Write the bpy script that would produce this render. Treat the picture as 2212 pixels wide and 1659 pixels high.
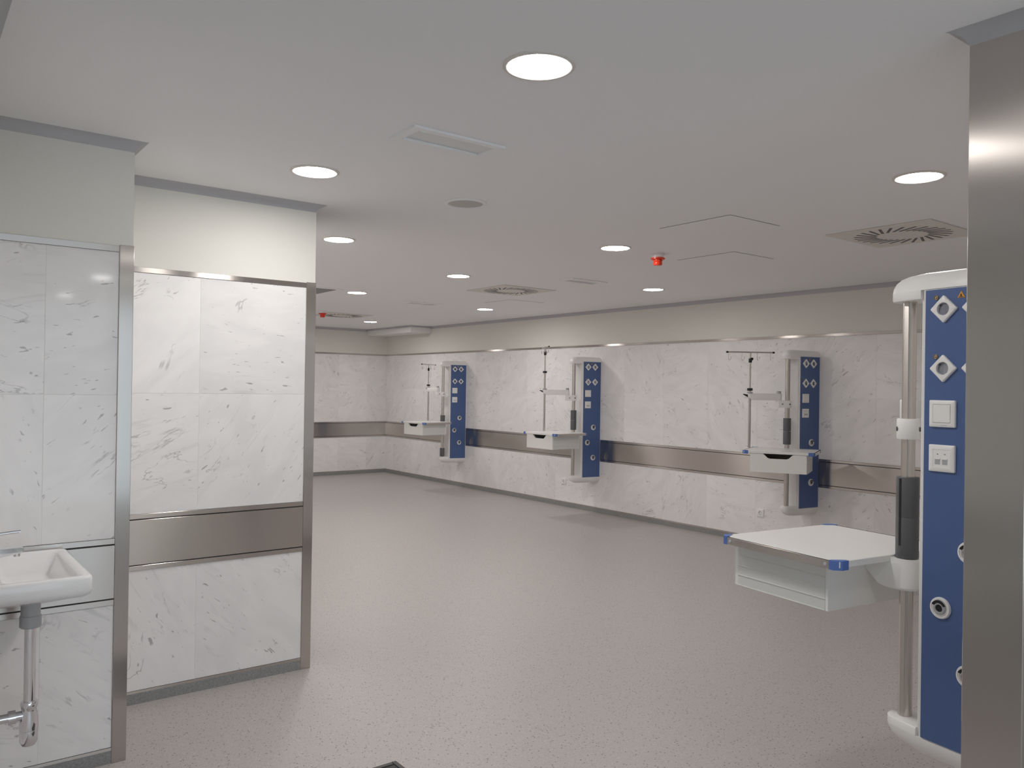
import bpy, bmesh, math, random
from mathutils import Vector, Matrix
random.seed(7)
R = math.radians
scene = bpy.context.scene
for o in list(bpy.data.objects):
    bpy.data.objects.remove(o, do_unlink=True)
COL = scene.collection

# ------------------------------------------------------------------ camera
CAM_Z = 1.5
YAW, PITCH, ROLL, FPX = R(37.4589), R(0.2422), R(0.8576), 1743.94
fwd = Vector((math.cos(YAW)*math.cos(PITCH), -math.sin(YAW)*math.cos(PITCH), math.sin(PITCH)))
rgt = Vector((-math.sin(YAW), -math.cos(YAW), 0.0))
up_ = rgt.cross(fwd)
rgt2 = rgt*math.cos(ROLL) + up_*math.sin(ROLL)
up2 = rgt2.cross(fwd)
cam = bpy.data.cameras.new('camera')
cam.sensor_fit = 'HORIZONTAL'; cam.sensor_width = 36.0
cam.lens = FPX/2212.0*36.0
cam.clip_start = 0.05; cam.clip_end = 100
cam_o = bpy.data.objects.new('camera', cam); COL.objects.link(cam_o)
m = Matrix((rgt2, up2, -fwd)).transposed().to_4x4()
m.translation = Vector((0, 0, CAM_Z))
cam_o.matrix_world = m
scene.camera = cam_o

# ------------------------------------------------------------------ world, exposure
w = bpy.data.worlds.new('world'); scene.world = w; w.use_nodes = True
w.node_tree.nodes['Background'].inputs[0].default_value = (0.76, 0.89, 1.0, 1)
w.node_tree.nodes['Background'].inputs[1].default_value = 1.9
LAMP_STRENGTH = 130.0
LAMP_COLOR = (1.0, 0.962, 0.932, 1)
scene.view_settings.view_transform = 'Standard'
scene.view_settings.look = 'None'
scene.view_settings.gamma = 1.0
scene.view_settings.use_curve_mapping = False
scene.view_settings.exposure = 0.0
scene.cycles.max_bounces = 11
scene.cycles.diffuse_bounces = 8

# ------------------------------------------------------------------ materials
def newmat(name):
    mt = bpy.data.materials.new(name); mt.use_nodes = True
    nt = mt.node_tree
    return mt, nt, nt.nodes['Principled BSDF']

def plain(name, col, rough=0.5, metal=0.0, spec=0.5, speckle=0.0, scale=300.0, emis=None):
    mt, nt, b = newmat(name)
    b.inputs['Base Color'].default_value = (*col, 1)
    b.inputs['Roughness'].default_value = rough
    b.inputs['Metallic'].default_value = metal
    b.inputs['Specular IOR Level'].default_value = spec
    tc = nt.nodes.new('ShaderNodeTexCoord')
    nz = nt.nodes.new('ShaderNodeTexNoise'); nz.inputs['Scale'].default_value = scale
    nz.inputs['Detail'].default_value = 2
    nt.links.new(tc.outputs['Object'], nz.inputs['Vector'])
    mx = nt.nodes.new('ShaderNodeMix'); mx.data_type = 'RGBA'
    k = speckle
    mx.inputs['A'].default_value = (*[c*(1-k) for c in col], 1)
    mx.inputs['B'].default_value = (*[min(1, c*(1+k)) for c in col], 1)
    nt.links.new(nz.outputs['Fac'], mx.inputs['Factor'])
    nt.links.new(mx.outputs['Result'], b.inputs['Base Color'])
    if emis:
        b.inputs['Emission Color'].default_value = (*emis[0], 1)
        b.inputs['Emission Strength'].default_value = emis[1]
    return mt

def steel(name, stretch, col=(0.56, 0.53, 0.50), rough=0.30, aniso=0.75):
    """brushed stainless: stretch 'h' smears reflections sideways (upright grain), 'v' up and down"""
    mt, nt, b = newmat(name)
    b.inputs['Metallic'].default_value = 1.0
    b.inputs['Anisotropic'].default_value = aniso
    tc = nt.nodes.new('ShaderNodeTexCoord')
    mp = nt.nodes.new('ShaderNodeMapping')
    mp.inputs['Scale'].default_value = (900, 900, 4) if stretch == 'h' else (4, 4, 900)
    nt.links.new(tc.outputs['Object'], mp.inputs['Vector'])
    nz = nt.nodes.new('ShaderNodeTexNoise'); nz.inputs['Scale'].default_value = 1.0; nz.inputs['Detail'].default_value = 3
    nt.links.new(mp.outputs['Vector'], nz.inputs['Vector'])
    mx = nt.nodes.new('ShaderNodeMix'); mx.data_type = 'RGBA'
    mx.inputs['A'].default_value = (*[c*0.99 for c in col], 1); mx.inputs['B'].default_value = (*[c*1.01 for c in col], 1)
    nt.links.new(nz.outputs['Fac'], mx.inputs['Factor']); nt.links.new(mx.outputs['Result'], b.inputs['Base Color'])
    mr = nt.nodes.new('ShaderNodeMapRange'); mr.inputs['To Min'].default_value = rough*0.985; mr.inputs['To Max'].default_value = rough*1.015
    nt.links.new(nz.outputs['Fac'], mr.inputs['Value']); nt.links.new(mr.outputs['Result'], b.inputs['Roughness'])
    if stretch == 'h':
        ge = nt.nodes.new('ShaderNodeNewGeometry')
        vm = nt.nodes.new('ShaderNodeVectorMath'); vm.operation = 'CROSS_PRODUCT'
        nt.links.new(ge.outputs['Normal'], vm.inputs[0]); vm.inputs[1].default_value = (0.001, 0.002, 1)
        nt.links.new(vm.outputs['Vector'], b.inputs['Tangent'])
    else:
        cx = nt.nodes.new('ShaderNodeCombineXYZ'); cx.inputs[2].default_value = 1.0
        nt.links.new(cx.outputs['Vector'], b.inputs['Tangent'])
    return mt

def marble():
    mt, nt, b = newmat('white marble')
    N, L = nt.nodes.new, nt.links.new
    tc = N('ShaderNodeTexCoord'); oi = N('ShaderNodeObjectInfo')
    off = N('ShaderNodeVectorMath'); off.operation = 'MULTIPLY_ADD'
    cmb = N('ShaderNodeCombineXYZ')
    for i in range(3): L(oi.outputs['Random'], cmb.inputs[i])
    L(cmb.outputs[0], off.inputs[0]); off.inputs[1].default_value = (37.0, 53.0, 71.0); L(tc.outputs['Object'], off.inputs[2])
    # a grain angle that differs from slab to slab
    rotv = N('ShaderNodeVectorRotate'); rotv.rotation_type = 'Y_AXIS'
    ang = N('ShaderNodeMapRange'); ang.inputs['To Min'].default_value = -1.1; ang.inputs['To Max'].default_value = 1.1
    wn = N('ShaderNodeTexWhiteNoise'); wn.noise_dimensions = '1D'; L(oi.outputs['Random'], wn.inputs['W'])
    L(wn.outputs['Value'], ang.inputs['Value']); L(ang.outputs[0], rotv.inputs['Angle']); L(off.outputs[0], rotv.inputs['Vector'])
    def mapped(sc):
        mp = N('ShaderNodeMapping'); mp.inputs['Scale'].default_value = sc; L(rotv.outputs[0], mp.inputs['Vector']); return mp.outputs[0]
    def noise(vec, sc, det=3, dist=0.0, rough=0.5):
        n = N('ShaderNodeTexNoise'); n.inputs['Scale'].default_value = sc; n.inputs['Detail'].default_value = det
        n.inputs['Distortion'].default_value = dist; n.inputs['Roughness'].default_value = rough; L(vec, n.inputs['Vector']); return n.outputs['Fac']
    def rng(v, a, b_, c, d, smooth=False):
        r = N('ShaderNodeMapRange'); r.inputs['From Min'].default_value = a; r.inputs['From Max'].default_value = b_
        r.inputs['To Min'].default_value = c; r.inputs['To Max'].default_value = d
        if smooth: r.interpolation_type = 'SMOOTHSTEP'
        L(v, r.inputs['Value']); return r.outputs[0]
    def math_(op, a, b_):
        n = N('ShaderNodeMath'); n.operation = op
        for i, v in enumerate((a, b_)):
            if isinstance(v, (int, float)): n.inputs[i].default_value = v
            else: L(v, n.inputs[i])
        return n.outputs[0]
    cloud = rng(noise(mapped((1.2, 1, 3.0)), 2.2, 4, 1.2), 0.3, 0.75, 0.0, 1.0, True)
    # long thin veins, broken up
    v1 = math_('ABSOLUTE', math_('SUBTRACT', noise(mapped((1.0, 1, 2.6)), 1.5, 5, 0.9, 0.6), 0.5), 0)
    vein = math_('MULTIPLY', rng(v1, 0.0, 0.010, 1.0, 0.0, True), rng(noise(mapped((2, 1, 2)), 2.6, 2), 0.54, 0.66, 0.0, 1.0, True))
    # soft grey streaks
    st = noise(mapped((1.4, 1, 11.0)), 3.0, 4, 0.6, 0.6)
    streak = math_('MULTIPLY', rng(st, 0.56, 0.72, 0.0, 1.0, True), rng(noise(mapped((1, 1, 1)), 1.9, 2), 0.48, 0.66, 0.0, 1.0, True))
    # short dark flecks
    fl = noise(mapped((7.0, 1, 24.0)), 2.6, 2, 0.5)
    fleck = math_('MULTIPLY', rng(fl, 0.665, 0.72, 0.0, 1.0, True), rng(noise(mapped((1, 1, 1)), 3.2, 2), 0.44, 0.58, 0.0, 1.0, True))
    def mix(fac, a, col):
        mx = N('ShaderNodeMix'); mx.data_type = 'RGBA'
        L(fac, mx.inputs['Factor'])
        if isinstance(a, tuple): mx.inputs['A'].default_value = (*a, 1)
        else: L(a, mx.inputs['A'])
        mx.inputs['B'].default_value = (*col, 1); return mx.outputs['Result']
    c = mix(math_('MULTIPLY', cloud, 0.6), (0.90, 0.885, 0.875), (0.78, 0.77, 0.765))
    c = mix(math_('MULTIPLY', streak, 0.30), c, (0.46, 0.46, 0.47))
    c = mix(math_('MULTIPLY', vein, 0.55), c, (0.33, 0.32, 0.33))
    c = mix(math_('MULTIPLY', fleck, 0.62), c, (0.24, 0.22, 0.22))
    hsv = N('ShaderNodeHueSaturation'); L(c, hsv.inputs['Color'])
    L(rng(oi.outputs['Random'], 0, 1, 0.94, 1.02), hsv.inputs['Value'])
    L(hsv.outputs[0], b.inputs['Base Color'])
    b.inputs['Roughness'].default_value = 0.06
    b.inputs['Specular IOR Level'].default_value = 0.42
    return mt

def vinyl():
    mt, nt, b = newmat('flecked vinyl')
    N, L = nt.nodes.new, nt.links.new
    tc = N('ShaderNodeTexCoord')
    def vor(sc, lo, hi):
        v = N('ShaderNodeTexVoronoi'); v.inputs['Scale'].default_value = sc; L(tc.outputs['Object'], v.inputs['Vector'])
        r = N('ShaderNodeMapRange'); r.inputs['From Min'].default_value = lo; r.inputs['From Max'].default_value = hi
        r.inputs['To Min'].default_value = 1; r.inputs['To Max'].default_value = 0; L(v.outputs['Distance'], r.inputs['Value'])
        # keep only some cells
        sep = N('ShaderNodeSeparateColor'); L(v.outputs['Color'], sep.inputs[0])
        g = N('ShaderNodeMath'); g.operation = 'GREATER_THAN'; g.inputs[1].default_value = 0.62; L(sep.outputs[0], g.inputs[0])
        mu = N('ShaderNodeMath'); mu.operation = 'MULTIPLY'; L(r.outputs[0], mu.inputs[0]); L(g.outputs[0], mu.inputs[1])
        return mu.outputs[0]
    base = (0.455, 0.425, 0.415)
    n = N('ShaderNodeTexNoise'); n.inputs['Scale'].default_value = 90; n.inputs['Detail'].default_value = 3; L(tc.outputs['Object'], n.inputs['Vector'])
    m0 = N('ShaderNodeMix'); m0.data_type = 'RGBA'; m0.inputs['A'].default_value = (*[c*0.90 for c in base], 1); m0.inputs['B'].default_value = (*[c*1.10 for c in base], 1)
    L(n.outputs['Fac'], m0.inputs['Factor'])
    cur = m0.outputs['Result']
    for sc, lo, hi, col, k in ((70, .16, .26, (0.10, 0.095, 0.095), .9), (125, .18, .34, (0.17, 0.16, 0.16), .65), (95, .14, .24, (0.75, 0.73, 0.72), .6)):
        f = vor(sc, lo, hi); mu = N('ShaderNodeMath'); mu.operation = 'MULTIPLY'; mu.inputs[1].default_value = k; L(f, mu.inputs[0])
        mx = N('ShaderNodeMix'); mx.data_type = 'RGBA'; L(mu.outputs[0], mx.inputs['Factor']); L(cur, mx.inputs['A']); mx.inputs['B'].default_value = (*col, 1)
        cur = mx.outputs['Result']
    L(cur, b.inputs['Base Color'])
    b.inputs['Roughness'].default_value = 0.42; b.inputs['Specular IOR Level'].default_value = 0.35
    return mt

def lamp_mat(k=1.0):
    mt = bpy.data.materials.new('lit lamp diffuser' if k == 1 else 'lit lamp diffuser, dimmed'); mt.use_nodes = True; nt = mt.node_tree
    nt.nodes.remove(nt.nodes['Principled BSDF'])
    e = nt.nodes.new('ShaderNodeEmission'); e.inputs[0].default_value = LAMP_COLOR; e.inputs[1].default_value = LAMP_STRENGTH*k
    nt.links.new(e.outputs[0], nt.nodes['Material Output'].inputs[0]); return mt

M = dict(
    marble=marble(), vinyl=vinyl(), lamp=lamp_mat(), lamp_dim=lamp_mat(.45), lamp_half=lamp_mat(.32), lamp_soft=lamp_mat(.90), lamp_added=lamp_mat(.58),
    ceil=plain('ceiling paint', (0.885, 0.89, 0.90), 0.8, speckle=0.01, scale=60, spec=0.2),
    cream=plain('cream wall covering', (0.75, 0.738, 0.69), 0.7, speckle=0.07, scale=420, spec=0.25),
    grout=plain('pale grout', (0.86, 0.85, 0.83), 0.8),
    cornice=plain('cornice paint with cove shade', (0.50, 0.50, 0.52), 0.6, spec=0.3),  # the shading of the concave cove is put into this grey
    steel_up=steel('brushed steel upright grain', 'h', (0.54, 0.50, 0.47), 0.20, 1.0),
    steel_col=steel('brushed steel column', 'h', (0.57, 0.53, 0.50), 0.27, 1.0),
    steel_band=steel('brushed steel level grain', 'v', (0.56, 0.52, 0.488), 0.24, 1.0),
    steel_tube=steel('stainless tube', 'h', (0.62, 0.58, 0.54), 0.22, 0.3),
    chrome=plain('chrome', (0.80, 0.80, 0.82), 0.07, 1.0),
    dark=plain('dark groove', (0.04, 0.037, 0.035), 0.7),
    base=plain('grey speckled skirting', (0.265, 0.265, 0.262), 0.6, speckle=0.5, scale=170),
    white=plain('white plastic', (0.90, 0.895, 0.885), 0.32),
    white_m=plain('white lacquered metal', (0.85, 0.845, 0.835), 0.36),
    board=plain('white laminate board', (0.82, 0.815, 0.79), 0.35),
    alu=plain('pale aluminium paint', (0.70, 0.71, 0.69), 0.4, 0.1),
    blue=plain('blue laminate', (0.078, 0.136, 0.315), 0.38, speckle=0.03),
    bluep=plain('blue plastic', (0.085, 0.17, 0.46), 0.4),
    grey=plain('dark grey plastic', (0.110, 0.115, 0.122), 0.45),
    lgrey=plain('light grey plastic', (0.45, 0.46, 0.48), 0.4),
    black=plain('black plastic', (0.012, 0.012, 0.013), 0.4),
    ceramic=plain('white ceramic', (0.84, 0.84, 0.84), 0.08, speckle=0.0),
    red=plain('red plastic', (0.75, 0.045, 0.015), 0.25),
    yellow=plain('amber sign', (0.80, 0.36, 0.02), 0.5),
    brass=plain('brass stud', (0.45, 0.36, 0.24), 0.3, 1.0),
    lens=plain('frosted lens', (0.76, 0.77, 0.77), 0.25),
    led=plain('green led', (0.05, 0.6, 0.25), 0.4, emis=((0.1, 1.0, 0.45), 1.2)),
    mat=plain('dark rubber', (0.035, 0.033, 0.034), 0.65, speckle=0.2, scale=200),
    mesh=plain('speaker grille cloth', (0.54, 0.53, 0.505), 0.7, speckle=0.25, scale=900),
    vent=plain('vent plate paint', (0.74, 0.71, 0.66), 0.6),
    duct=plain('white boxing paint', (0.84, 0.835, 0.82), 0.6),
)

# ------------------------------------------------------------------ mesh helpers
def finish(name, bm, mat, parent=None, smooth=None, origin=None):
    bmesh.ops.recalc_face_normals(bm, faces=bm.faces)
    if origin is not None: bmesh.ops.translate(bm, verts=bm.verts, vec=-Vector(origin))
    me = bpy.data.meshes.new(name); bm.to_mesh(me); bm.free()
    for mt in (mat if isinstance(mat, (list, tuple)) else [mat]): me.materials.append(M[mt])
    if smooth:
        me.polygons.foreach_set('use_smooth', [True]*len(me.polygons))
        try: me.set_sharp_from_angle(angle=R(smooth))
        except Exception: pass
    o = bpy.data.objects.new(name, me); COL.objects.link(o)
    if parent: o.parent = parent
    return o

def B(): return bmesh.new()

def box(bm, x0, x1, y0, y1, z0, z1, bevel=0.0, seg=2, mat=0, mtx=None):
    r = bmesh.ops.create_cube(bm, size=1.0)
    vs = r['verts']
    for v in vs:
        v.co = Vector((x0+(v.co.x+.5)*(x1-x0), y0+(v.co.y+.5)*(y1-y0), z0+(v.co.z+.5)*(z1-z0)))
    fs = {f for v in vs for f in v.link_faces}
    for f in fs: f.material_index = mat
    if bevel:
        es = {e for v in vs for e in v.link_edges}
        nb = bmesh.ops.bevel(bm, geom=list(es), offset=bevel, segments=seg, affect='EDGES', profile=0.5)
        vs = list({v for f in nb['faces'] for v in f.verts} | {v for v in vs if v.is_valid})
    if mtx is not None: bmesh.ops.transform(bm, matrix=mtx, verts=[v for v in vs if v.is_valid])
    return vs

def prism(bm, pts, z0, z1, mtx=None):
    """extrude plan polygon pts between z0 and z1; returns (top verts, bottom verts)"""
    lo = [bm.verts.new((x, y, z0)) for x, y in pts]; hi = [bm.verts.new((x, y, z1)) for x, y in pts]
    n = len(pts)
    for i in range(n): bm.faces.new((lo[i], lo[(i+1) % n], hi[(i+1) % n], hi[i]))
    bm.faces.new(hi); bm.faces.new(lo[::-1])
    if mtx is not None: bmesh.ops.transform(bm, matrix=mtx, verts=lo+hi)
    return hi, lo

def rings(bm, loops, cap0=True, cap1=True, mtx=None):
    """skin through a list of closed rings (lists of 3D points of equal count)"""
    vs = [[bm.verts.new(p) for p in lp] for lp in loops]
    n = len(vs[0])
    for a, b in zip(vs, vs[1:]):
        for i in range(n): bm.faces.new((a[i], a[(i+1) % n], b[(i+1) % n], b[i]))
    if cap0: bm.faces.new(vs[0][::-1])
    if cap1: bm.faces.new(vs[-1])
    if mtx is not None: bmesh.ops.transform(bm, matrix=mtx, verts=[v for r in vs for v in r])
    return vs

def circ(r, z, n=24, cx=0, cy=0): return [(cx+r*math.cos(2*math.pi*(i+.5)/n), cy+r*math.sin(2*math.pi*(i+.5)/n), z) for i in range(n)]

def lathe(bm, prof, n=24, cx=0, cy=0, mtx=None, cap0=True, cap1=True):
    return rings(bm, [circ(r, z, n, cx, cy) for r, z in prof], cap0, cap1, mtx)

def tube(bm, path, r, n=10):
    path = [Vector(p) for p in path]; loops = []
    prev = None
    for i, p in enumerate(path):
        t = (path[min(i+1, len(path)-1)] - path[max(i-1, 0)]).normalized()
        ref = prev if prev is not None else (Vector((0, 0, 1)) if abs(t.z) < 0.9 else Vector((1, 0, 0)))
        a = (ref - t*ref.dot(t)).normalized(); prev = a; b = t.cross(a)
        loops.append([p + (a*math.cos(2*math.pi*k/n) + b*math.sin(2*math.pi*k/n))*r for k in range(n)])
    rings(bm, loops)

def rsquare(h, rad, n=32, z=0.0, rot=0.0):
    """n points (n/4 in each corner arc) around a square of half size h with corner radius rad"""
    out = []; q = n//4
    for c in range(4):
        cx, cy = ((h-rad)*(1, -1, -1, 1)[c], (h-rad)*(1, 1, -1, -1)[c])
        for k in range(q):
            a = R(90*c + 90*k/(q-1)); x, y = cx+rad*math.cos(a), cy+rad*math.sin(a)
            out.append((x*math.cos(rot)-y*math.sin(rot), x*math.sin(rot)+y*math.cos(rot), z))
    return out

def empty(name, loc, rz=0.0):
    o = bpy.data.objects.new(name, None); COL.objects.link(o); o.location = loc; o.rotation_euler = (0, 0, rz); o.empty_display_size = .1
    return o

def tag(o, label=None, cat=None, group=None, kind=None):
    if label: o['label'] = label
    if cat: o['category'] = cat
    if group: o['group'] = group
    if kind: o['kind'] = kind
    return o

def copy_tree(o, parent=None):
    c = o.copy(); COL.objects.link(c); c.parent = parent
    for ch in list(o.children): copy_tree(ch, c)
    return c

# ------------------------------------------------------------------ room constants
CEIL = 2.45
Z_TRIM0, Z_TRIM1 = 2.010, 2.035
Z_JOINT = 1.447
Z_B = (0.621, 0.643, 0.648, 0.856, 0.861, 0.883)   # lower strip, band, upper strip
Z_BASE = 0.050
COR_P, COR_H = 0.042, 0.038
# shallow concave sweep from the wall up to the ceiling
COVE = [(COR_P*u - .006*math.sin(math.pi*u), -COR_H*(1-u) + .006*math.sin(math.pi*u)) for u in [k/8 for k in range(1, 8)]] + [(COR_P, -.001), (COR_P, 0.0)]
XF, YA = 12.45, -6.79
P1X, P1Y, P2X, P2Y, YL = 3.47, -0.75, 4.04, -1.77, -0.18
NX0, NX1, NY = 0.812, 0.951, -2.225

# floor and ceiling
bm = B(); box(bm, -4.5, XF+.2, YA-.2, 2.5, -0.10, 0.0)
tag(finish('floor', bm, 'vinyl'), 'grey flecked vinyl floor of the empty hospital ward', kind='structure')
bm = B(); box(bm, -4.5, XF+.2, YA-.2, 2.5, CEIL, CEIL+.12)
tag(finish('ceiling', bm, 'ceil'), 'plain light grey plaster ceiling with recessed fittings', kind='structure')

TILES = {}
def tile_mesh(wd, ht):
    k = (round(wd, 3), round(ht, 3))
    if k not in TILES:
        bm = B(); box(bm, -wd/2, wd/2, 0.0, 0.006, -ht/2, ht/2)
        bmesh.ops.recalc_face_normals(bm, faces=bm.faces)
        es = [e for e in bm.edges if all(abs(v.co.y) < 1e-6 for v in e.verts)]
        bmesh.ops.bevel(bm, geom=es, offset=0.0005, segments=1, affect='EDGES')
        me = bpy.data.meshes.new('marble_tile'); bm.to_mesh(me); bm.free(); me.materials.append(M['marble']); TILES[k] = me
    return TILES[k]

def wall(name, label, a, d, L, joints, thick=0.12, post=False, mitre=(0, 0), run_back=0.0):
    """a: 2D start on the finished face, d: 2D direction to the viewer's right, normal = -perp(d).
    joints: distances along the wall where the upright tile joints lie"""
    d = Vector((d[0], d[1])); n = Vector((d.y, -d.x)); ang = math.atan2(d.y, d.x)
    base = Matrix.Translation((a[0], a[1], 0)) @ Matrix.Rotation(ang, 4, 'Z')   # local x along wall, local y into the wall
    bm = B()
    e0, e1 = (.09 if mitre[0] == -1 else 0), (.09 if mitre[1] == -1 else 0)   # run on behind the neighbour at inner corners
    box(bm, -e0, L+e1, 0.0014, thick, 0, Z_TRIM1-.002, mat=1)
    box(bm, -e0, L+e1, 0.0, thick, Z_TRIM1-.002, CEIL, mat=0)
    o = finish(name, bm, ['cream', 'grout']); o.matrix_world = base
    tag(o, label, kind='structure')
    T1 = L - (0.05 if post else 0)
    js = [0.0] + [j for j in sorted(joints) if 0.02 < j < T1-.02] + [T1]
    g = 0.0018
    for (z0, z1) in ((Z_BASE+.012, Z_B[0]), (Z_B[5], Z_JOINT), (Z_JOINT, Z_TRIM0)):
        for u0, u1 in zip(js, js[1:]):
            wd, ht = u1-u0-g, z1-z0-g
            t = bpy.data.objects.new('marble_tile', tile_mesh(wd, ht)); COL.objects.link(t); t.parent = o
            t.location = ((u0+u1)/2, 0.0, (z0+z1)/2)
    bm = B(); box(bm, 0, T1, -0.004, 0.012, Z_TRIM0, Z_TRIM1, bevel=.001, seg=1); finish('top_trim', bm, 'steel_band', o)
    bm = B(); box(bm, 0, T1, -0.0005, 0.012, Z_B[0], Z_B[5]); finish('groove_shade', bm, 'dark', o)  # dark strip standing in for the shade inside the grooves
    bm = B(); box(bm, 0, T1, -0.004, 0.008, Z_B[0], Z_B[1], bevel=.001, seg=1); finish('band_edge_strip', bm, 'steel_band', o)
    bm = B(); box(bm, 0, T1, -0.004, 0.008, Z_B[4], Z_B[5], bevel=.001, seg=1); finish('band_edge_strip', bm, 'steel_band', o)
    bm = B(); box(bm, 0, T1, -0.005, 0.008, Z_B[2], Z_B[3], bevel=.001, seg=1); finish('steel_band', bm, 'steel_band', o)
    bm = B(); box(bm, 0, T1, -0.004, 0.012, 0.0, Z_BASE); finish('baseboard', bm, 'base', o)
    bm = B(); box(bm, 0, T1, -0.003, 0.012, Z_BASE, Z_BASE+.012); finish('base_trim', bm, 'steel_band', o)
    if post:
        bm = B(); box(bm, T1, L+.003, -0.006, 0.06, 0.0, Z_TRIM1+.004, bevel=.0015, seg=1); finish('corner_post', bm, 'steel_up', o)
    cornice(o, -run_back, L, mitre)
    return o

def cornice(parent, u0, u1, mitre):
    prof = [(0.0, 0.0), (0.0, -COR_H)]
    prof += COVE
    bm = B()
    lo = [(u0 - mitre[0]*p, -p, CEIL+h) for p, h in prof]; hi = [(u1 + mitre[1]*p, -p, CEIL+h) for p, h in prof]
    rings(bm, [lo, hi]); finish('cornice', bm, 'cornice', parent, smooth=40)

def every(first, step, L): 
    out = []; x = first
    while x < L: out.append(x); x += step
    return out
# distance along wall_right = XF - X; joints at X = 4.87 + 0.61 k
wr = wall('wall_right', 'long marble wall carrying the far bed-head columns', (XF, YA), (-1, 0), XF-NX1,
          [j for j in [XF-(4.87+.61*k) for k in range(-7, 13)]], mitre=(-1, -1))
wf = wall('wall_far', 'far end wall of pale marble', (XF, P2Y), (0, -1), P2Y-YA, [(P2Y-YA)-x for x in every(.37, .52, 5.0)], mitre=(-1, -1))
wm = wall('wall_middle', 'brightly lit marble partition edged with a steel post', (P2X, P1Y), (0, -1), P1Y-P2Y, [0.43], thick=.5, post=True, mitre=(-1, 1))
wp = wall('wall_front', 'marble partition beside the washbasin edged with a steel post', (P1X, YL), (0, -1), YL-P1Y, [0.268], thick=.5, post=True, mitre=(-1, 1))
wl = wall('wall_left', 'short marble wall the washbasin hangs on', (2.2, YL), (1, 0), P1X-2.2, [0.05, .66], thick=.3, mitre=(0, -1))
wall('wall_front_return', 'short side of the front partition', (P1X+.06, P1Y), (1, 0), P2X-P1X-.06, [0.3], thick=.1, mitre=(1, -1), run_back=.06)
wall('wall_middle_return', 'long side wall behind the middle partition', (P2X+.06, P2Y), (1, 0), XF-P2X-.06, every(.6, .61, 8.3), thick=.1, mitre=(1, -1), run_back=.06)
wn = wall('wall_near', 'marble wall behind the nearest bed-head column', (NX1, YA), (0, 1), NY-YA-.002, every(.61, .61, 4.5), thick=NX1-NX0, mitre=(-1, 1))
# steel end column of the near wall
bm = B(); box(bm, NX0, NX1+.004, NY-.05, NY, 0.0, CEIL-.002, bevel=.002, seg=1)
sc = finish('wall_steel_column', bm, 'steel_col'); tag(sc, 'brushed steel cladding on the wall end at the right edge', kind='structure')
bm = B()
prof = [(0.0, 0.0), (0.0, -COR_H)] + COVE
rings(bm, [[(NX0-.25, NY+p, CEIL+h) for p, h in prof], [(NX1+.004+p, NY+p, CEIL+h) for p, h in prof]])
finish('cornice', bm, 'cornice', sc, smooth=40)
bm = B(); box(bm, -4.5, NX0-.002, NY-.25, NY-.020, 0, CEIL-.001)
tag(finish('wall_unseen_right', bm, 'cream'), 'unseen corridor wall behind the steel column, added to hold bounced light', kind='structure')  # out of view, added to close the room for bounced light
bm = B(); box(bm, -4.5, P1X+.3, 2.4, 2.5, 0, CEIL-.001); box(bm, P1X, P1X+.3, YL+.31, 2.4, 0, CEIL-.001)
tag(finish('wall_unseen_left', bm, 'cream'), 'unseen corridor wall on the far left, added to hold bounced light', kind='structure')  # never in view, added so the room loses less bounced light

# boxed-in duct in the far corner
bm = B(); box(bm, 11.0, XF-.002, YA+.002, -6.415, 2.343, 2.425, bevel=.002, seg=1)
dx = finish('trim_1', bm, 'duct'); tag(dx, 'white boxed duct in the far ceiling corner', kind='structure')
bm = B(); box(bm, 10.985, XF-.002, YA+.002, -6.40, 2.425, CEIL-.001); finish('duct_cornice', bm, 'cornice', dx)  # grey cornice strip around the top of the duct

# ------------------------------------------------------------------ downlights
def downlight():
    root = empty('downlight', (0, 0, CEIL))
    bm = B(); lathe(bm, [(0.108, 0), (0.108, -.003), (0.104, -.006), (0.094, -.006), (0.0905, -.002), (0.0905, -0.0005)], 48, cap0=False, cap1=False)
    finish('trim_ring', bm, 'vent', root, smooth=50)
    bm = B(); bm.faces.new([bm.verts.new(p) for p in circ(0.0903, -.0020, 32)]); finish('diffuser', bm, 'lamp', root)
    return root
LIGHTS = [((1.847, -1.498), 'largest round downlight, nearest the top of the picture'),
          ((3.396, -1.477), 'round downlight just above the front corner of the middle partition'),
          ((4.878, -2.295), 'round downlight right beside the top of the middle partition, above its edge'),
          ((5.785, -3.834), 'round downlight in mid ceiling left of the middle swirl vent'),
          ((7.554, -3.764), 'round downlight between the dark return grille and the far duct'),
          ((10.87, -5.646), 'smallest round downlight, just in front of the boxed duct'),
          ((8.030, -5.720), 'round downlight above the farthest bed-head column'),
          ((3.892, -3.840), 'round downlight just left of the red beacon'),
          ((1.730, -3.556), 'round downlight beside the steel column above the nearest vent'),
          ((5.267, -5.705), 'round downlight below the red beacon, close to the right wall'),
          ((0.30, -1.50), 'round corridor downlight out of view, mirrored highest on the front steel post'),
          ((-1.20, -1.50), 'round corridor downlight out of view, mirrored in the marble next to the front post'),
          ((-3.20, -1.50), 'round corridor downlight out of view, the lower of two mirrored in the marble'),
          # unseen lamps added along the grid to brighten the far end
          ((6.65, -2.30), 'added round downlight, unseen behind the middle partition, first of its row'),
          ((8.40, -2.30), 'added round downlight, unseen behind the middle partition, second of its row'),
          ((10.20, -2.30), 'added round downlight, unseen behind the middle partition, last of its row'),
          ((9.35, -3.80), 'added round downlight, unseen behind the middle partition, beyond the return grille'),
          ((11.10, -3.80), 'added round downlight, unseen behind the middle partition, near the far wall')]
proto = downlight()
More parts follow.
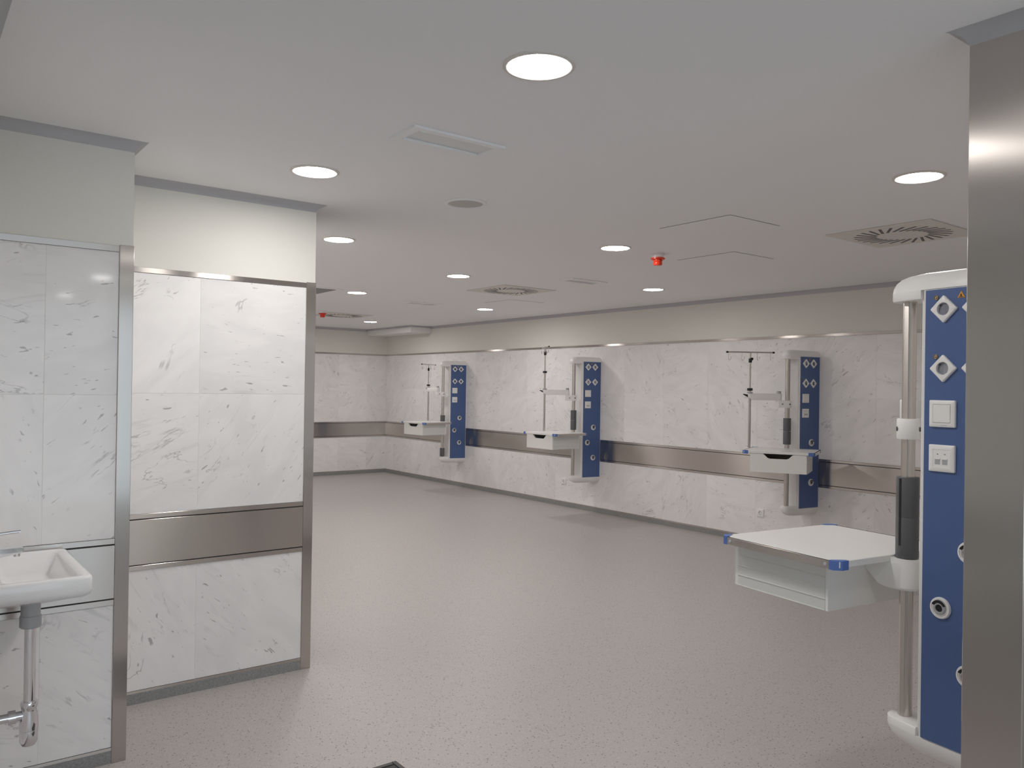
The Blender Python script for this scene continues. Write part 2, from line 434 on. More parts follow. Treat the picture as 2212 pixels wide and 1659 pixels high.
for i, ((x, y), lab) in enumerate(LIGHTS):
    o = proto if i == 0 else copy_tree(proto)
    o.location = (x, y, CEIL); tag(o, lab, 'ceiling light', 'recessed round downlights')
    for c in o.children:          # lamps by the right wall and in the corridor burn dimmer
        if c.name.startswith('diffuser') and (i == 1 or i >= 8):
            c.data = c.data.copy(); c.data.materials[0] = M['lamp_soft' if i == 1 else 'lamp_dim' if i in (8, 9) else 'lamp_half' if i < 13 else 'lamp_added']

# ------------------------------------------------------------------ swirl diffusers
def swirl():
    root = empty('swirl_vent', (0, 0, CEIL))
    h = .315
    bm = B(); box(bm, -h, h, -h, h, -.006, -.0005, bevel=.003, seg=1); finish('plate', bm, 'vent', root)
    bm = B(); lathe(bm, [(.275, -.0062), (.273, -.0075), (.125, -.0075), (.123, -.0062)], 48, cap0=False, cap1=False); finish('slot_ring', bm, 'vent', root)
    bmS = B(); box(bmS, .130, .272, -.0078, .0078, -.0085, -.0072)
    s0 = finish('slot', bmS, 'black', root)
    N_ = 26
    for k in range(N_):
        s = s0 if k == 0 else s0.copy()
        if k: COL.objects.link(s); s.parent = root
        a = 2*math.pi*k/N_
        # the slots are skewed so that they swirl
        mt = Matrix.Rotation(a, 4, 'Z') @ Matrix.Translation((.2, 0, 0)) @ Matrix.Rotation(R(28), 4, 'Z') @ Matrix.Translation((-.2, 0, 0))
        s.matrix_local = mt
    return root
v = swirl()
for i, (x, y, lab) in enumerate([(2.415, -4.770, 'square swirl air vent nearest, beside the steel column'), (6.285, -4.785, 'square swirl air vent in mid ceiling above the middle bed-head column'), (10.16, -4.85, 'square swirl air vent at the far left, behind the red beacon')]):
    o = v if i == 0 else copy_tree(v)
    o.location = (x, y, CEIL); tag(o, lab, 'air vent', 'swirl vents in the ceiling')

# ------------------------------------------------------------------ emergency luminaires
def emergency():
    root = empty('emergency_light', (0, 0, CEIL))
    bm = B(); W_, L_ = .095, .207
    for (x0, x1, y0, y1) in ((-W_, -W_+.03, -L_, L_), (W_-.03, W_, -L_, L_), (-W_+.03, W_-.03, -L_, -L_+.035), (-W_+.03, W_-.03, L_-.035, L_)):
        box(bm, x0, x1, y0, y1, -.010, -.0005)
    finish('frame', bm, 'ceil', root)
    bm = B(); box(bm, -W_+.03, W_-.03, -L_+.035, L_-.035, -.003, -.0005); finish('lens', bm, 'lens', root)
    bm = B(); box(bm, W_-.045, W_-.034, -L_+.038, L_-.038, -.014, -.003, bevel=.002, seg=1); finish('reflector', bm, 'ceil', root)
    bm = B(); box(bm, -.053, -.047, L_-.072, L_-.060, -.004, -.003); finish('status_led', bm, 'led', root)
    return root
v = emergency()
for i, (x, y, lab) in enumerate([(2.640, -1.695, 'flush rectangular emergency light, nearest, between the two closest downlights'), (5.285, -4.825, 'flush rectangular emergency light between the middle vent and the right wall'), (7.980, -4.80, 'flush rectangular emergency light, farthest, near the boxed duct')]):
    o = v if i == 0 else copy_tree(v)
    o.location = (x, y, CEIL); tag(o, lab, 'emergency light', 'emergency lights in the ceiling')

# speaker
s = empty('ceiling_speaker', (3.465, -2.335, CEIL)); tag(s, 'round flush ceiling speaker with grey grille beside the middle partition', 'speaker')
bm = B(); lathe(bm, [(0.108, -.0005), (0.108, -.004), (0.103, -.008), (0.092, -.008), (0.089, -.005)], 40, cap0=False, cap1=False); finish('rim', bm, 'ceil', s, smooth=50)
bm = B(); lathe(bm, [(0.089, -.0045), (0.07, -.008), (.03, -.010), (.004, -.0105)], 40, cap0=True); finish('grille', bm, 'mesh', s, smooth=60)

# access hatches: a panel in a thin shadow gap
def hatch(x0, x1, y0, y1, lab):
    r = empty('access_hatch', ((x0+x1)/2, (y0+y1)/2, CEIL)); a, b = (x1-x0)/2, (y1-y0)/2
    bm = B(); box(bm, -a, a, -b, b, -.0012, -.0004); finish('shadow_gap', bm, 'grey', r)
    bm = B(); box(bm, -a+.0035, a-.0035, -b+.0035, b-.0035, -.0022, -.0012); finish('panel', bm, 'ceil', r)
    tag(r, lab, 'hatch', 'access hatches in the ceiling')
hatch(2.745, 3.253, -4.020, -3.570, 'flush square access hatch in the ceiling left of the nearest vent')
hatch(3.455, 3.955, -4.99, -4.54, 'flush square access hatch in the ceiling just right of the red beacon')
hatch(6.94, 7.42, -5.755, -5.28, 'flush square access hatch in the ceiling beyond the middle vent')

# return-air grille peeping out behind the middle partition
g = empty('return_grille', (7.70, -3.23, CEIL)); tag(g, 'dark square return air grille partly hidden by the middle partition', 'air grille')
bm = B()
for (x0, x1, y0, y1) in ((-.31, -.26, -.31, .31), (.26, .31, -.31, .31), (-.26, .26, -.31, -.26), (-.26, .26, .26, .31)): box(bm, x0, x1, y0, y1, -.006, -.0005)
finish('frame', bm, 'ceil', g)
bm = B(); box(bm, -.26, .26, -.26, .26, -.002, -.0005); finish('backing', bm, 'dark', g)
bmS = B(); box(bmS, -.255, .255, -.004, .004, -.010, -.002); sl = finish('slat', bmS, 'lgrey', g)
for k in range(18):
    q = sl if k == 0 else sl.copy()
    if k: COL.objects.link(q); q.parent = g
    q.location = (0, -.245+k*.029, 0)

# red beacons
def beacon():
    r = empty('red_beacon', (0, 0, CEIL))
    bm = B(); lathe(bm, [(.040, -.0005), (.042, -.004), (.040, -.024), (.037, -.026)], 28); finish('base', bm, 'white', r, smooth=40)
    bm = B(); lathe(bm, [(.044, -.026), (.050, -.029), (.050, -.037), (.046, -.040)], 28); finish('flange', bm, 'red', r, smooth=40)
    bm = B(); lathe(bm, [(.031, -.040), (.031, -.052), (.029, -.055), (.031, -.058), (.031, -.072), (.026, -.079), (.008, -.081)], 28); finish('lens', bm, 'red', r, smooth=40)
    return r
b = beacon(); b.location = (3.878, -4.243, CEIL); tag(b, 'small red alarm beacon hanging from the ceiling between downlight and hatch', 'beacon', 'red beacons')
b2 = copy_tree(b); b2.location = (9.80, -4.40, CEIL); tag(b2, 'far red alarm beacon half hidden by the middle partition', 'beacon', 'red beacons')

# ------------------------------------------------------------------ bed-head columns
SL = math.tan(R(8))
ZT, ZB_ = 1.820, 0.438
POLE_O = 0.342
def plan(grow=0.0, nose=0.048, o_front=0.272):
    """plan outline of the caps: wedge from the wall, rounded nose around the rail"""
    hw0 = .110+grow; hw1 = .110-o_front*SL+grow
    pts = [(0, -hw0), (o_front, -hw1)]
    a0 = 68
    for k in range(0, 13):
        a = R(-a0 + k*2*a0/12); pts.append((POLE_O + (nose+grow)*math.cos(a), (nose+grow)*math.sin(a)))
    pts += [(o_front, hw1), (0, hw0)]
    return pts
def inset(pts, d):
    """shrink the outline towards its spine without moving the wall side"""
    out = []
    for x, y in pts:
        f = max(0.0, 1-min(d*.55, .036)/max(.045, abs(y)))
        ny = y*f
        nx = x - (d if x > .28 else 0)*max(0, (x-.28)/.11)
        out.append((nx, ny))
    return out
def panel_mtx(o, z):
    """frame on the blue face: x toward the wall, y up, z out of the face"""
    n = Vector((math.sin(R(8)), math.cos(R(8)), 0)); a = Vector((-math.cos(R(8)), math.sin(R(8)), 0)); u = Vector((0, 0, 1))
    mt = Matrix((a, u, n)).transposed().to_4x4()
    mt.translation = Vector((o, .110-o*SL, z)) + n*0.0045
    return mt
def make_unit():
    ZR = 0.372
    root = empty('bedhead_column', (0, 0, ZR))
    def fin(name, bm, mat, par=None, smooth=None): return finish(name, bm, mat, par or root, smooth, origin=(0, 0, ZR))
    # body
    o1 = .272; hw1 = .110-o1*SL
    bm = B()
    hi, lo = prism(bm, [(0.0, -.110), (o1, -hw1), (o1, hw1), (0.0, .110)], ZB_-.002, ZT+.002)
    es = [e for e in bm.edges if abs(e.verts[0].co.z-e.verts[1].co.z) > .5 and e.verts[0].co.x > .1]
    bmesh.ops.bevel(bm, geom=es, offset=.010, segments=3, affect='EDGES')
    fin('body', bm, 'white_m', smooth=40)
    for s, nm in ((1, 'blue_panel'), (-1, 'blue_panel')):
        bm = B(); t = .0045
        p = lambda o, d: (o + s*0 + d*math.sin(R(8)), s*(.110-o*SL + d*math.cos(R(8))))
        a, b_, c, d_ = p(.010, -.002), p(.254, -.002), p(.254, t), p(.010, t)
        prism(bm, [a, b_, c, d_] if s > 0 else [d_, c, b_, a], ZB_+.002, ZT-.002)
        fin(nm, bm, 'blue')
    # caps
    pts = plan(.003)
    bm = B()
    lay = [(1.822, 0), (1.838, .003), (1.853, .011), (1.866, .026), (1.875, .048), (1.878, .072)]
    rings(bm, [[(x, y, z) for x, y in inset(pts, d)] for z, d in lay])
    nose = [(x, y) for x, y in plan(.003) if x > .26]
    rings(bm, [[(x, y, z) for x, y in inset(nose, d)] for z, d in ((1.795, .004), (1.800, 0), (1.8225, 0))])
    fin('top_cap', bm, 'white', smooth=45)
    bm = B()
    lay = [(.436, 0), (.424, .003), (.409, .011), (.394, .026), (.381, .048), (.372, .080)]
    rings(bm, [[(x, y, z) for x, y in inset(pts, d)] for z, d in lay])
    rings(bm, [[(x, y, z) for x, y in inset(nose, d)] for z, d in ((.462, .006), (.457, 0), (.4355, 0))])
    fin('bottom_cap', bm, 'white', smooth=45)
    # rail tube with a shallow flat slot strip
    bm = B(); lathe(bm, [(.021, .450), (.021, 1.80)], 28, POLE_O, 0); fin('rail', bm, 'steel_tube', smooth=60)
    bm = B(); box(bm, POLE_O-.0075, POLE_O+.0075, .0205, .0222, .462, 1.795, bevel=.0006, seg=1)
    fin('rail_groove_strip', bm, 'steel_band')
    # sockets
    def socket(o, z, name='power_socket'):
        mt = panel_mtx(o, z) @ Matrix.Rotation(R(45), 4, 'Z')
        h = .0297*1.41*.99
        bm = B()
        h = .0415/1.0
        h = .083/2/math.sqrt(2)*1.02
        rings(bm, [rsquare(h, .004, 32, 0), rsquare(h, .004, 32, .007), rsquare(h-.0025, .004, 32, .0095), circ(.0195, .0095, 32), circ(.0190, -.003, 32), circ(.003, -.003, 32)], mtx=mt)
        so = fin(name, bm, 'white', smooth=40)
        bm = B()
        for sx in (-1, 1): lathe(bm, [(.0027, -.0031), (.0027, -.0022)], 8, sx*.0095, 0, mtx=mt)
        fin('pin_holes', bm, 'black', so)
        bm = B(); box(bm, -.003, .003, .0155, .0188, -.003, .004, mtx=mt); box(bm, -.003, .003, -.0188, -.0155, -.003, .004, mtx=mt)
        fin('earth_clips', bm, 'grey', so)
        return so
    for z in (1.757, 1.577):
        socket(.193, z); socket(.095, z)
        mt = panel_mtx(.219, z+.036)
        bm = B(); lathe(bm, [(.0075, 0), (.0075, .002), (.0058, .003), (.0052, .0012), (.002, .0012), (.0018, .004), (.0006, .0043)], 16, mtx=mt); fin('earth_stud', bm, 'brass', smooth=40)
    # switch
    mt = panel_mtx(.193, 1.440); bm = B()
    hs = .0405
    rings(bm, [rsquare(hs, .003, 32, 0), rsquare(hs, .003, 32, .007), rsquare(hs-.003, .003, 32, .0095), rsquare(.0285, .002, 32, .0095), rsquare(.0280, .002, 32, .006)], mtx=mt)
    sw = fin('light_switch', bm, 'white', smooth=40)
    bm = B(); rings(bm, [rsquare(.0272, .002, 32, .006), rsquare(.0272, .002, 32, .0095), rsquare(.0262, .002, 32, .0108)], mtx=mt); fin('rocker', bm, 'white', sw, smooth=40)
    bm = B(); box(bm, -.002, .018, -.0355, -.0345, .0090, .0097, mtx=mt); fin('marker_line', bm, 'lgrey', sw)
    # data socket
    mt = panel_mtx(.193, 1.305); bm = B()
    rings(bm, [rsquare(hs, .003, 32, 0), rsquare(hs, .003, 32, .007), rsquare(hs-.003, .003, 32, .0095), rsquare(.0265, .002, 32, .0095), rsquare(.0262, .002, 32, .0085)], mtx=mt)
    ds = fin('data_socket', bm, 'white', smooth=40)
    for sx in (-1, 1):
        bm = B(); box(bm, sx*.0115-.0085, sx*.0115+.0085, -.019, -.0035, .0083, .0088, mtx=mt); fin('data_port', bm, 'lgrey', ds)
        bm = B(); vs = box(bm, sx*.0115-.0085, sx*.0115+.0085, -.0035, .0, .0083, .0105, mtx=mt); fin('port_hood', bm, 'white', ds)
        bm = B(); box(bm, sx*.0115-.002, sx*.0115+.002, .011, .0135, .0083, .0089, mtx=mt); fin('port_mark', bm, 'grey', ds)
    # gas outlets
    for o, z in ((.110, 1.034), (.193, .853), (.110, .671)):
        mt = panel_mtx(o, z); bm = B()
        lathe(bm, [(.0325, 0), (.0325, .004), (.0300, .008), (.0255, .0085), (.0245, .006), (.0105, .0065)], 32, mtx=mt)
        go = fin('gas_outlet', bm, 'white', smooth=40)
        bm = B(); lathe(bm, [(.0195, .006), (.0190, .011), (.0165, .0125), (.0120, .0125), (.0108, .009)], 28, cap0=False, cap1=False, mtx=mt); fin('collar', bm, 'lgrey', go, smooth=40)
        bm = B(); lathe(bm, [(.0112, .0066), (.0110, .0092)], 24, mtx=mt); fin('bore', bm, 'black', go)
        bm = B()
        arc = [(.0240*math.cos(R(a)), .0240*math.sin(R(a))) for a in range(25, 156, 10)] + [(.0150*math.cos(R(a)), .0150*math.sin(R(a))+.001) for a in range(155, 24, -10)]
        prism(bm, arc, .0118, .0132, mtx=mt); fin('name_arc', bm, 'black', go)
    # warning triangle
    mt = panel_mtx(.142, 1.795); bm = B()
    prism(bm, [(-.0115, -.008), (.0115, -.008), (0, .012)], 0, .0012, mtx=mt); wt = fin('warning_sign', bm, 'yellow')
    bm = B(); prism(bm, [(-.0085, -.0068), (.0085, -.0068), (.0065, -.0050), (-.0065, -.0050)], .0012, .0016, mtx=mt)
    prism(bm, [(-.004, -.0035), (.003, -.0040), (.0005, .004), (-.001, .004)], .0012, .0016, mtx=mt); fin('sign_symbol', bm, 'dark', wt)
    return root
def sleeve(root, z0, z1, slot):
    ZR = 0.372
    bm = B(); lathe(bm, [(.0225, z0), (.0335, z0), (.0345, z0+.002), (.0345, z1-.002), (.0335, z1), (.0225, z1)], 32, POLE_O, 0)
    s = finish('grey_sleeve', bm, 'grey', root, smooth=40, origin=(0, 0, ZR))
    if slot:
        a = R(slot); c, sn = math.cos(a), math.sin(a)
        bm = B(); box(bm, .030, .0352, -.004, .004, z0-.09, z1-.004, mtx=Matrix.Translation((POLE_O, 0, 0)) @ Matrix.Rotation(a, 4, 'Z'))
        finish('slot', bm, 'black', s, origin=(0, 0, ZR))
    return s

unit0 = make_unit()
UNITS = [((NX1, -2.61), 0.0, [(.970, 1.100, 0), (1.100, 1.230, 78)], 'nearest and largest white bed-head column with blue panel, beside the steel column'),
         ((4.299, YA), R(90), [(1.020, 1.138, 0), (1.141, 1.258, 0)], 'white bed-head column with blue panel on the right wall, third from the far corner'),
         ((7.201, YA), R(90), [(1.005, 1.118, 0), (1.121, 1.238, 130)], 'white bed-head column with blue panel in the middle of the right wall'),
         ((10.088, YA), R(90), [(.985, 1.075, 0), (.470, .590, 0)], 'farthest white bed-head column with blue panel, nearest the far corner')]
unit_objs = []
for i, (xy, rz, slv, lab) in enumerate(UNITS):
    o = unit0 if i == 0 else copy_tree(unit0)
    o.location = (xy[0], xy[1], 0.372); o.rotation_euler = (0, 0, rz)
    tag(o, lab, 'bed-head unit', 'bed-head columns')
    unit_objs.append(o)
for o, (xy, rz, slv, lab) in zip(unit_objs, UNITS):
    for z0, z1, sl in slv: sleeve(o, z0, z1, sl)

def pole_xy(i):
    (x, y), rz = UNITS[i][0], UNITS[i][1]
    return x + POLE_O*math.cos(rz), y + POLE_O*math.sin(rz)

# ------------------------------------------------------------------ equipment shelves with drawer
def make_shelf():
    zb = .795; zt = .975
    root = empty('equipment_shelf', (0, 0, zb))
    def fin(name, bm, mat, par=None, smooth=None): return finish(name, bm, mat, par or root, smooth, origin=(0, 0, zb))
    x0, x1, hy = .032, .532, .295
    bm = B(); box(bm, x0, x1, -hy+.012, hy-.012, zt-.021, zt, bevel=.0015, seg=1); fin('board', bm, 'board')
    for s in (-1, 1):
        bm = B(); ya, yb = (hy-.008, hy) if s > 0 else (-hy, -hy+.008)
        box(bm, x0+.028, x1-.028, ya, yb, zt-.027, zt-.001, bevel=.001, seg=1); rl = fin('side_rail', bm, 'steel_band')
        for xx in (x0+.045, x1-.045):
            bm = B(); lathe(bm, [(.006, 0), (.0055, .002), (.002, .0028)], 12, mtx=Matrix.Translation((xx, s*hy, zt-.014)) @ Matrix.Rotation(R(-90*s), 4, 'X')); fin('rail_screw', bm, 'lgrey', rl, smooth=40)
        for cx, sx in ((x0, 1), (x1, -1)):
            # chamfered blue corner bumper
            P = [(0, .050), (0, .020), (.018, 0), (.034, 0), (.034, .012), (.012, .050)]
            P = [(cx + sx*(px-.004), s*(hy+.001-py)) for px, py in P]
            bm = B(); prism(bm, P, zt-.028, zt+.0015); fin('corner_bumper', bm, 'bluep')
    # bracket on the rail
    bm = B()
    def hull(r, xo, wd, z): 
        pts = []
        for k in range(13):
            a = R(90 + k*15); pts.append((r*math.cos(a), r*math.sin(a), z))
        pts += [(xo, -wd, z), (xo, wd, z)]
        return pts
    rings(bm, [hull(.034, .055, .034, .868), hull(.041, .075, .040, .876), hull(.041, .150, .055, .953)])
    rings(bm, [hull(.041, .075, .040, .953), hull(.041, .045, .041, .968)])
    fin('rail_bracket', bm, 'white', smooth=40)
    # drawer: open-topped box, ribbed sides, front with a trapezoid hand cut-out
    dx0, dx1, dy = .120, .505, .235
    za, zc = .800, .952
    bm = B(); box(bm, dx0+.001, dx1, -dy+.0105, dy-.0105, zb+.001, zb+.008); fin('drawer_bottom', bm, 'alu')
    bm = B(); box(bm, dx0-.006, dx0+.004, -dy+.001, dy-.001, zb, zc); fin('drawer_back', bm, 'board')
    for s in (-1, 1):
        bm = B(); ya, yb = (dy-.010, dy) if s > 0 else (-dy, -dy+.010)
        box(bm, dx0+.0045, dx1, ya, yb, zb, zc); ds = fin('drawer_side', bm, 'alu')
        for z0, z1, t in ((zb, zb+.003, .003), (zb+.036, zb+.040, .0022), (zb+.070, zb+.074, .0022), (zb+.105, zb+.109, .0022)):
            bm = B(); ya, yb = (dy, dy+t) if s > 0 else (-dy-t, -dy)
            box(bm, dx0+.004, dx1, ya, yb, z0, z1, bevel=.0008, seg=1); fin('rib', bm, 'alu', ds)
    bm = B()
    fw = .232; zt2 = .953
    prof = [(-fw, zb-.001), (fw, zb-.001), (fw, zt2), (.125, zt2), (.110, zt2-.012), (.085, zt2-.036), (.065, zt2-.041), (-.065, zt2-.041), (-.085, zt2-.036), (-.110, zt2-.012), (-.125, zt2), (-fw, zt2)]
    mt = Matrix(((0, 0, 1, 0), (1, 0, 0, 0), (0, 1, 0, 0), (0, 0, 0, 1)))
    prism(bm, prof, dx1+.001, dx1+.017, mtx=mt); fin('drawer_front', bm, 'board')
    bm = B(); box(bm, dx0+.012, dx1-.001, -dy+.012, dy-.012, zb+.009, zb+.012); fin('drawer_liner', bm, 'dark')
    return root
shelf0 = make_shelf()
for i, (ang, lab) in enumerate([(-8, 'nearest white equipment shelf with blue corners, its drawer facing away'), (116, 'white equipment shelf turned drawer-front to the camera on the third column'), (90, 'white equipment shelf with notched drawer on the middle column'), (94, 'farthest white equipment shelf with notched drawer near the far corner')]):
    o = shelf0 if i == 0 else copy_tree(shelf0)
    px, py = pole_xy(i); o.location = (px, py, .795 + (0, .012, .006, .008)[i]); o.rotation_euler = (0, 0, R(ang)); tag(o, lab, 'shelf', 'equipment shelves on the columns')

# ------------------------------------------------------------------ drip stands on swivel arms
def iv_stand(i, boss_a, arm_a, arm_len, bar_a, bar_z, ring_z, lab, knob_a):
    px, py = pole_xy(i); zb = .985
    root = empty('drip_stand', (px, py, zb)); tag(root, lab, 'drip stand', 'drip stands')
    def fin(name, bm, mat, par=None, smooth=None): return finish(name, bm, mat, par or root, smooth, origin=(0, 0, zb))
    Ra = Matrix.Rotation(R(boss_a), 4, 'Z')
    bm = B()
    def stad(r0, r1, d, z):
        pts = [(r0*math.cos(R(a)), r0*math.sin(R(a)), z) for a in range(90, 271, 15)] + [(d+r1*math.cos(R(a)), r1*math.sin(R(a)), z) for a in range(-90, 91, 15)]
        return pts
    rings(bm, [stad(.033, .024, .078, z) if e == 0 else stad(.035, .026, .078, z) for z, e in ((1.352, 0), (1.355, 1), (1.415, 1), (1.418, 0))], mtx=Ra)
    cl = fin('clamp', bm, 'white', smooth=40)
    for s in (-1, 1):
        for xx in (-.012, .052):
            bm = B(); lathe(bm, [(.0075, 0), (.007, .003), (.0045, .003), (.004, .001)], 14, mtx=Ra @ Matrix.Translation((xx, s*(.033 if xx < 0 else .028), 1.385)) @ Matrix.Rotation(R(-90*s), 4, 'X')); fin('clamp_screw', bm, 'grey', cl, smooth=40)
    bx, by = .078*math.cos(R(boss_a)), .078*math.sin(R(boss_a))
    Rb = Matrix.Translation((bx, by, 0)) @ Matrix.Rotation(R(arm_a), 4, 'Z')
    bm = B()
    sd = lambda z, d, r=.025, r1=.021: [(r*math.cos(R(a)), r*math.sin(R(a)), z) for a in range(90, 271, 15)] + [(d+r1*math.cos(R(a)), r1*math.sin(R(a)), z) for a in range(-90, 91, 15)]
    rings(bm, [sd(1.418, arm_len-.035), sd(1.420, arm_len-.033, .026, .022), sd(1.452, arm_len, .026, .022), sd(1.476, arm_len, .026, .022), sd(1.479, arm_len, .024, .020)], mtx=Rb)
    fin('swing_arm', bm, 'white', smooth=40)
    bm = B(); lathe(bm, [(.020, 1.479), (.020, 1.500), (.017, 1.503)], 20, bx, by); fin('pivot_cap', bm, 'lgrey', smooth=40)
    ex, ey = bx + arm_len*math.cos(R(arm_a)), by + arm_len*math.sin(R(arm_a))
    bm = B(); lathe(bm, [(.0118, .985), (.0118, ring_z)], 16, ex, ey); fin('lower_tube', bm, 'steel_tube', smooth=60)
    bm = B(); lathe(bm, [(.0080, ring_z-.02), (.0080, bar_z)], 14, ex, ey); fin('upper_tube', bm, 'steel_tube', smooth=60)
    bm = B(); lathe(bm, [(.022, ring_z-.003), (.025, ring_z), (.025, ring_z+.018), (.022, ring_z+.021)], 20, ex, ey); fin('lock_ring', bm, 'black', smooth=40)
    bm = B(); lathe(bm, [(.026, 1.479), (.026, 1.492)], 20, ex, ey); fin('arm_bush', bm, 'lgrey', smooth=40)
    Rc = Matrix.Translation((ex, ey, 0)) @ Matrix.Rotation(R(arm_a), 4, 'Z')
    bm = B(); rings(bm, [[(.018, -.010, 1.444), (.018, .010, 1.444), (.018, .010, 1.468), (.018, -.010, 1.468)], [(.060, -.005, 1.466), (.060, .005, 1.466), (.060, .005, 1.474), (.060, -.005, 1.474)]], mtx=Rc); fin('arm_lever', bm, 'black')
    # height knob
    kz = bar_z-.068; Rk = Matrix.Translation((ex, ey, 0)) @ Matrix.Rotation(R(knob_a), 4, 'Z')
    bm = B(); lathe(bm, [(.0135, kz-.026), (.0150, kz-.022), (.0150, kz+.008), (.0120, kz+.012)], 16, ex, ey)
    box(bm, .008, .034, -.008, .008, kz-.008, kz+.010, bevel=.002, seg=1, mtx=Rk); box(bm, .030, .040, -.012, .012, kz-.004, kz+.018, bevel=.002, seg=1, mtx=Rk)
    fin('height_knob', bm, 'black', smooth=40)
    # crossbar and hooks
    Rd = Matrix.Translation((ex, ey, 0)) @ Matrix.Rotation(R(bar_a), 4, 'Z')
    hb = .215
    bm = B(); tube(bm, [Rd @ Vector((-hb, 0, bar_z)), Rd @ Vector((hb, 0, bar_z))], .0068, 10); cb = fin('crossbar', bm, 'steel_tube', smooth=60)
    for s in (-1, 1):
        bm = B(); tube(bm, [Rd @ Vector((s*(hb-.012), 0, bar_z)), Rd @ Vector((s*(hb+.006), 0, bar_z))], .0085, 10); fin('end_cap', bm, 'black', cb, smooth=60)
    for t in (-.2, -.078, .062, .185):
        P = [(t, 0, bar_z-.004), (t, 0, bar_z-.055)] + [(t+.010-.010*math.cos(R(a)), -.0, bar_z-.060-.012*math.sin(R(a))) for a in range(0, 181, 30)] + [(t+.026, 0, bar_z-.040)]
        bm = B(); tube(bm, [Rd @ Vector(p) for p in P], .0026, 6); fin('hook', bm, 'chrome', cb, smooth=60)
    return root
iv_stand(1, 52, 51, .262, -126, 1.852, 1.505, 'drip stand with wide crossbar facing the camera beside the third column', 150)
iv_stand(2, 56, 50, .270, -28, 1.985, 1.680, 'tallest drip stand, its crossbar end-on, beside the middle column', 160)
iv_stand(3, 60, -3, .290, -60, 1.825, 1.505, 'short drip stand at the farthest column near the corner', 150)
iv_stand(0, -63, -92, .26, -64, 1.80, 1.505, 'drip stand clamp on the nearest column, its pole hidden behind', 150)

# ------------------------------------------------------------------ wall sockets
def wall_socket(x, z, lab):
    r = empty('wall_socket', (x, YA, z))
    mt = Matrix(((-1, 0, 0, 0), (0, 0, 1, 0), (0, 1, 0, 0), (0, 0, 0, 1)))
    bm = B(); h = .040
    rings(bm, [rsquare(h, .003, 32, 0), rsquare(h, .003, 32, .007), rsquare(h-.003, .003, 32, .0095), circ(.0200, .0095, 32), circ(.0195, .0005, 32), circ(.003, .0005, 32)], mtx=mt)
    finish('plate', bm, 'white', r, smooth=40)
    bm = B()
    for s in (-1, 1): lathe(bm, [(.003, .0006), (.003, .0014)], 8, s*.0095, 0, mtx=mt)
    finish('pin_holes', bm, 'black', r)
    bm = B(); box(bm, -.003, .003, .0150, .0190, .001, .008, mtx=mt); box(bm, -.003, .003, -.0190, -.0150, .001, .008, mtx=mt); finish('earth_clips', bm, 'grey', r)
    tag(r, lab, 'socket', 'low wall sockets')
wall_socket(4.81, .303, 'white wall socket low on the marble left of the third column')
wall_socket(7.742, .317, 'white wall socket low on the marble left of the middle column')

# ------------------------------------------------------------------ washbasin on the left wall
wb = empty('washbasin', (3.185, YL, .775)); tag(wb, 'white ceramic washbasin with chrome tap at the left edge', 'washbasin')
def wfin(name, bm, mat, par=None, smooth=None): return finish(name, bm, mat, par or wb, smooth, origin=(3.185, YL, .775))
def rrect(x0, x1, y0, y1, r, z, n=5):
    pts = []
    for cx, cy, a0 in ((x1-r, y1-r, 0), (x0+r, y1-r, 90), (x0+r, y0+r, 180), (x1-r, y0+r, 270)):
        for k in range(n+1):
            a = R(a0 + 90*k/n); pts.append((cx+r*math.cos(a), cy+r*math.sin(a), z))
    return pts
SX0, SX1, SY0, SY1 = 2.905, 3.455, -.527, YL-.001
zr = .868
bm = B()
rings(bm, [rrect(SX0+.10, SX1-.10, SY0+.09, SY1, .05, .775), rrect(SX0+.035, SX1-.035, SY0+.030, SY1, .05, .795), rrect(SX0+.012, SX1-.012, SY0+.012, SY1, .035, .801),
           rrect(SX0+.004, SX1-.004, SY0+.004, SY1, .033, .808), rrect(SX0, SX1, SY0, SY1, .030, .822), rrect(SX0, SX1, SY0, SY1, .030, zr-.008), rrect(SX0+.003, SX1-.003, SY0+.003, SY1, .030, zr-.002), rrect(SX0+.009, SX1-.009, SY0+.009, SY1, .028, zr),
           rrect(SX0+.033, SX1-.033, SY0+.030, SY1-.095, .022, zr-.001), rrect(SX0+.040, SX1-.040, SY0+.037, SY1-.100, .022, zr-.008),
           rrect(SX0+.085, SX1-.085, SY0+.065, SY1-.118, .030, .802), rrect(SX0+.095, SX1-.095, SY0+.075, SY1-.124, .030, .794), rrect(3.155, 3.205, -.405, -.355, .024, .790)])
wfin('basin', bm, 'ceramic', smooth=50)
tx = 3.185; ty = YL-.055
bm = B(); lathe(bm, [(.026, zr), (.026, zr+.006), (.021, zr+.010), (.021, zr+.085), (.0235, zr+.090), (.0235, zr+.106), (.018, zr+.112)], 24, tx, ty); tp = wfin('tap', bm, 'chrome', smooth=40)
bm = B()
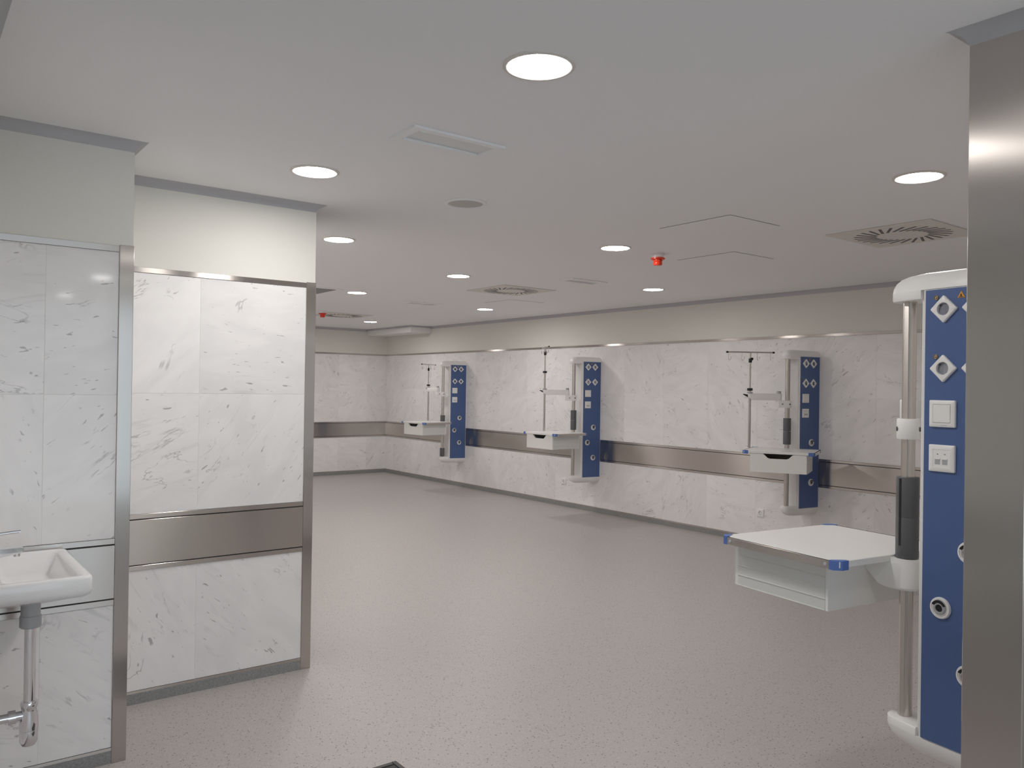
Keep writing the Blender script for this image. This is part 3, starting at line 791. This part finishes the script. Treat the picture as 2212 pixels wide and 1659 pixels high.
rings(bm, [[(tx-.016, ty, zr+.028), (tx+.016, ty, zr+.028), (tx+.016, ty, zr+.066), (tx-.016, ty, zr+.066)], [(tx-.014, ty-.115, zr+.047), (tx+.014, ty-.115, zr+.047), (tx+.014, ty-.115, zr+.066), (tx-.014, ty-.115, zr+.066)], [(tx-.011, ty-.124, zr+.050), (tx+.011, ty-.124, zr+.050), (tx+.011, ty-.124, zr+.063), (tx-.011, ty-.124, zr+.063)]])
wfin('spout', bm, 'chrome', tp, smooth=35)
bm = B(); lathe(bm, [(.010, zr+.036), (.010, zr+.048)], 14, tx, ty-.105); wfin('aerator', bm, 'chrome', tp, smooth=40)
bm = B(); tube(bm, [(tx, ty+.005, zr+.108), (tx, ty-.03, zr+.113), (tx, ty-.075, zr+.117), (tx, ty-.115, zr+.119)], .0055, 10); wfin('lever', bm, 'chrome', tp, smooth=60)
# waste and bottle trap
dxp, dyp = 3.180, -.383
bm = B(); lathe(bm, [(.030, .776), (.030, .700), (.033, .698), (.033, .662), (.029, .658)], 24, dxp, dyp); wfin('waste_collar', bm, 'lgrey', smooth=40)
bm = B(); lathe(bm, [(.0175, .665), (.0175, .385)], 20, dxp, dyp); wfin('waste_pipe', bm, 'chrome', smooth=60)
bm = B(); lathe(bm, [(.0235, .408), (.026, .404), (.026, .388), (.0235, .384), (.0235, .376), (.0280, .350), (.0295, .318), (.0295, .312), (.0275, .310), (.0285, .300), (.0275, .272), (.020, .258), (.006, .255)], 24, dxp, dyp); wfin('bottle_trap', bm, 'chrome', smooth=40)
bm = B(); tube(bm, [(dxp, dyp+.015, .362), (dxp, dyp+.045, .362)], .0165, 16); tube(bm, [(dxp, dyp+.040, .362), (dxp, dyp+.062, .362)], .0235, 20)
tube(bm, [(dxp, dyp+.060, .362), (dxp, YL+.001, .362)], .0155, 16); wfin('outlet_pipe', bm, 'chrome', smooth=40)

# ------------------------------------------------------------------ dark mat whose corner shows at the bottom edge
fm = empty('floor_mat', (2.52, -1.25, 0)); tag(fm, 'dark grey floor mat, only its corner showing at the bottom edge', 'mat')
bm = B(); box(bm, -.275, .275, -.335, .335, 0, .009); finish('pad', bm, 'mat', fm)
bm = B()
for a in ((-.297, .297, -.356, -.335), (-.297, .297, .335, .356), (-.297, -.275, -.335, .335), (.275, .297, -.335, .335)): box(bm, *a, 0, .012, bevel=.002, seg=1)
finish('border', bm, 'black', fm)
